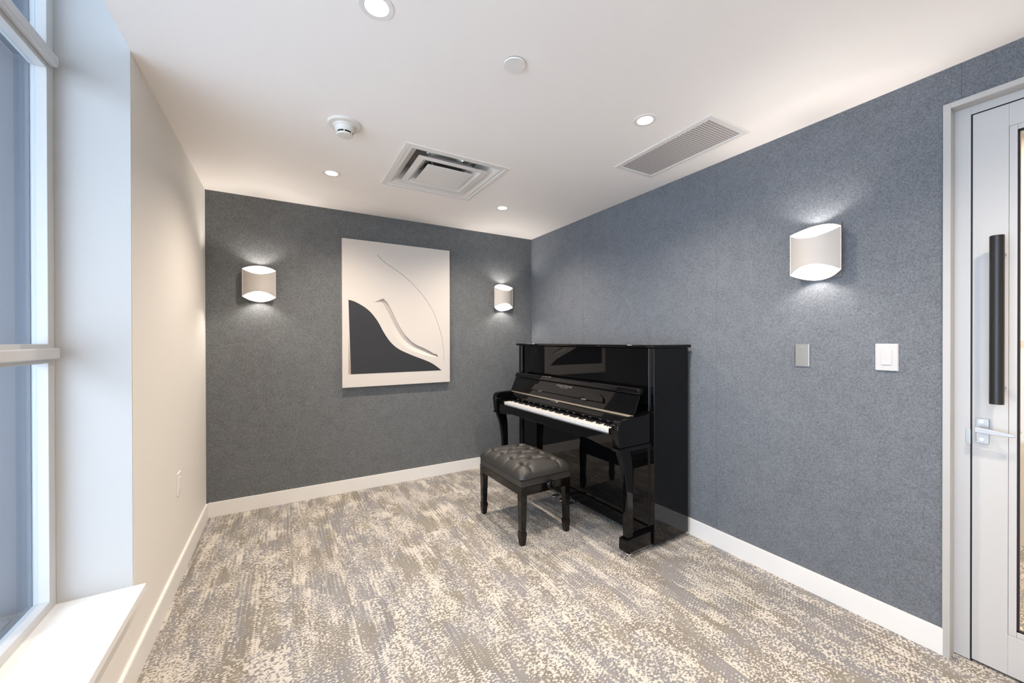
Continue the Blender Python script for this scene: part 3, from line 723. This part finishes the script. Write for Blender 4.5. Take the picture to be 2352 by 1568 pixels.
def segd(x, y, a, b):
    dx, dy = b[0]-a[0], b[1]-a[1]; t = max(0, min(1, ((x-a[0])*dx+(y-a[1])*dy)/(dx*dx+dy*dy)))
    return math.hypot(x-a[0]-t*dx, y-a[1]-t*dy)
def supell(a):                      # rounded-rectangle direction mapping keeps corners soft
    return a
def top_h(x, y):
    ex = 1-abs(x)/HU; ey = 1-abs(y)/HV
    dx = min(1, (HU-abs(x))/0.075); dy = min(1, (HV-abs(y))/0.075)
    edge = (1-(1-max(dx, 0))**2.4)**0.5*(1-(1-max(dy, 0))**2.4)**0.5
    crown = 0.020*(1-(x/HU)**2)*(1-(y/HV)**2)
    h = 0.062*edge+crown
    d = min(math.hypot(x-a, y-b) for a, b in BT_)
    h -= 0.020*math.exp(-(d/0.017)**2)+0.009*math.exp(-(d/0.040)**2)
    ds = min(segd(x, y, a, b) for a, b in SEG)
    h -= (0.0040*math.exp(-(ds/0.0035)**2)+0.0040*math.exp(-(ds/0.016)**2))*min(1, edge*1.1)
    return h
ZC = 0.398
grid = []
for i in range(NU+1):
    row = []
    for j in range(NV+1):
        x = math.sin((i/NU-0.5)*PI*0.96)/math.sin(0.48*PI)*HU; y = math.sin((j/NV-0.5)*PI*0.96)/math.sin(0.48*PI)*HV
        x = (0.45*x/HU+0.55*(2*i/NU-1))*HU; y = (0.45*y/HV+0.55*(2*j/NV-1))*HV
        h = top_h(x, y)
        # round the corners of the outline slightly
        cxr, cyr = HU-0.03, HV-0.03
        if abs(x) > cxr and abs(y) > cyr:
            vx, vy_ = abs(x)-cxr, abs(y)-cyr; mx = max(vx, vy_); ln_ = math.hypot(vx, vy_)
            k = mx/ln_; x = math.copysign(cxr+vx*k, x); y = math.copysign(cyr+vy_*k, y)
        row.append(m.verts.new((x, y, ZC+0.010+h)))
    grid.append(row)
for i in range(NU):
    for j in range(NV): m.faces.new((grid[i][j], grid[i+1][j], grid[i+1][j+1], grid[i][j+1]))
rim = [grid[i][0] for i in range(NU+1)]+[grid[NU][j] for j in range(1, NV+1)]+[grid[i][NV] for i in range(NU-1, -1, -1)]+[grid[0][j] for j in range(NV-1, 0, -1)]
low = [m.verts.new((v.co.x*1.0+math.copysign(0.0008, v.co.x), v.co.y, ZC+0.010)) for v in rim]; low2 = [m.verts.new((v.co.x*0.962, v.co.y*0.948, ZC-0.002)) for v in rim]
n = len(rim)
for i in range(n):
    j = (i+1) % n
    m.faces.new((rim[i], low[i], low[j], rim[j])); m.faces.new((low[i], low2[i], low2[j], low[j]))
m.faces.new(low2)
bmesh.ops.recalc_face_normals(m, faces=m.faces[:])
b = MB(); b.add(m); cu = b.build('tufted_cushion', M_leather, bn, angle=1.4)
for x, y in BT_:
    MB().ball((x, y, ZC+0.010+top_h(x, y)+0.0005), 0.0075, 12, (1, 1, 0.45)).build('tuft_button', M_leather, cu)
MB().box(-0.2745, 0.2745, -0.1905, 0.1905, 0.357, ZC-0.001, 0.003).build('seat_skirt', M_leather, bn)
M_benchwood = mat('black_gloss_bench_wood', (0.004, 0.0035, 0.003), 0.06, spec=0.4)
m = MB()
for s in (-1, 1):
    m.box(-0.250, 0.250, s*0.185-0.010 if s > 0 else -0.185-0.010, s*0.185+0.006 if s > 0 else -0.185+0.010, 0.305, 0.357, 0.002)
    m.box(s*0.268-0.010, s*0.268+0.006, -0.165, 0.165, 0.305, 0.357, 0.002)
m.build('apron', M_benchwood, bn)
for sx in (-1, 1):
    for sy in (-1, 1):
        cx0, cy0 = sx*0.2535, sy*0.1705
        q = bmesh.new(); rings = []
        for z, w in ((0.357, 0.0215), (0.300, 0.0215), (0.085, 0.0165), (0.083, 0.0190), (0.070, 0.0205), (0.062, 0.0200), (0.004, 0.0145), (0.0, 0.013)):
            ox = cx0+sx*(0.0215-w)*0.25; oy = cy0+sy*(0.0215-w)*0.25
            rings.append([q.verts.new((ox+i*w, oy+j*w, z)) for i, j in ((-1, -1), (1, -1), (1, 1), (-1, 1))])
        for A, B in zip(rings[:-1], rings[1:]):
            for i in range(4): q.faces.new((A[i], A[(i+1) % 4], B[(i+1) % 4], B[i]))
        q.faces.new(rings[0]); q.faces.new(rings[-1][::-1]); bmesh.ops.recalc_face_normals(q, faces=q.faces[:])
        b = MB(); b.add(q); b.build('leg', M_benchwood, bn, angle=0.3)
for s in (-1, 1):
    MB().lathe([(0, 0.0), (0.006, 0), (0.006, 0.012), (0.022, 0.014), (0.0270, 0.019), (0.0270, 0.029), (0.021, 0.036), (0.0, 0.038)], (s*0.274, -0.010, 0.352), 28, 'x' if s > 0 else '-x').build('height_knob', LQ, bn)
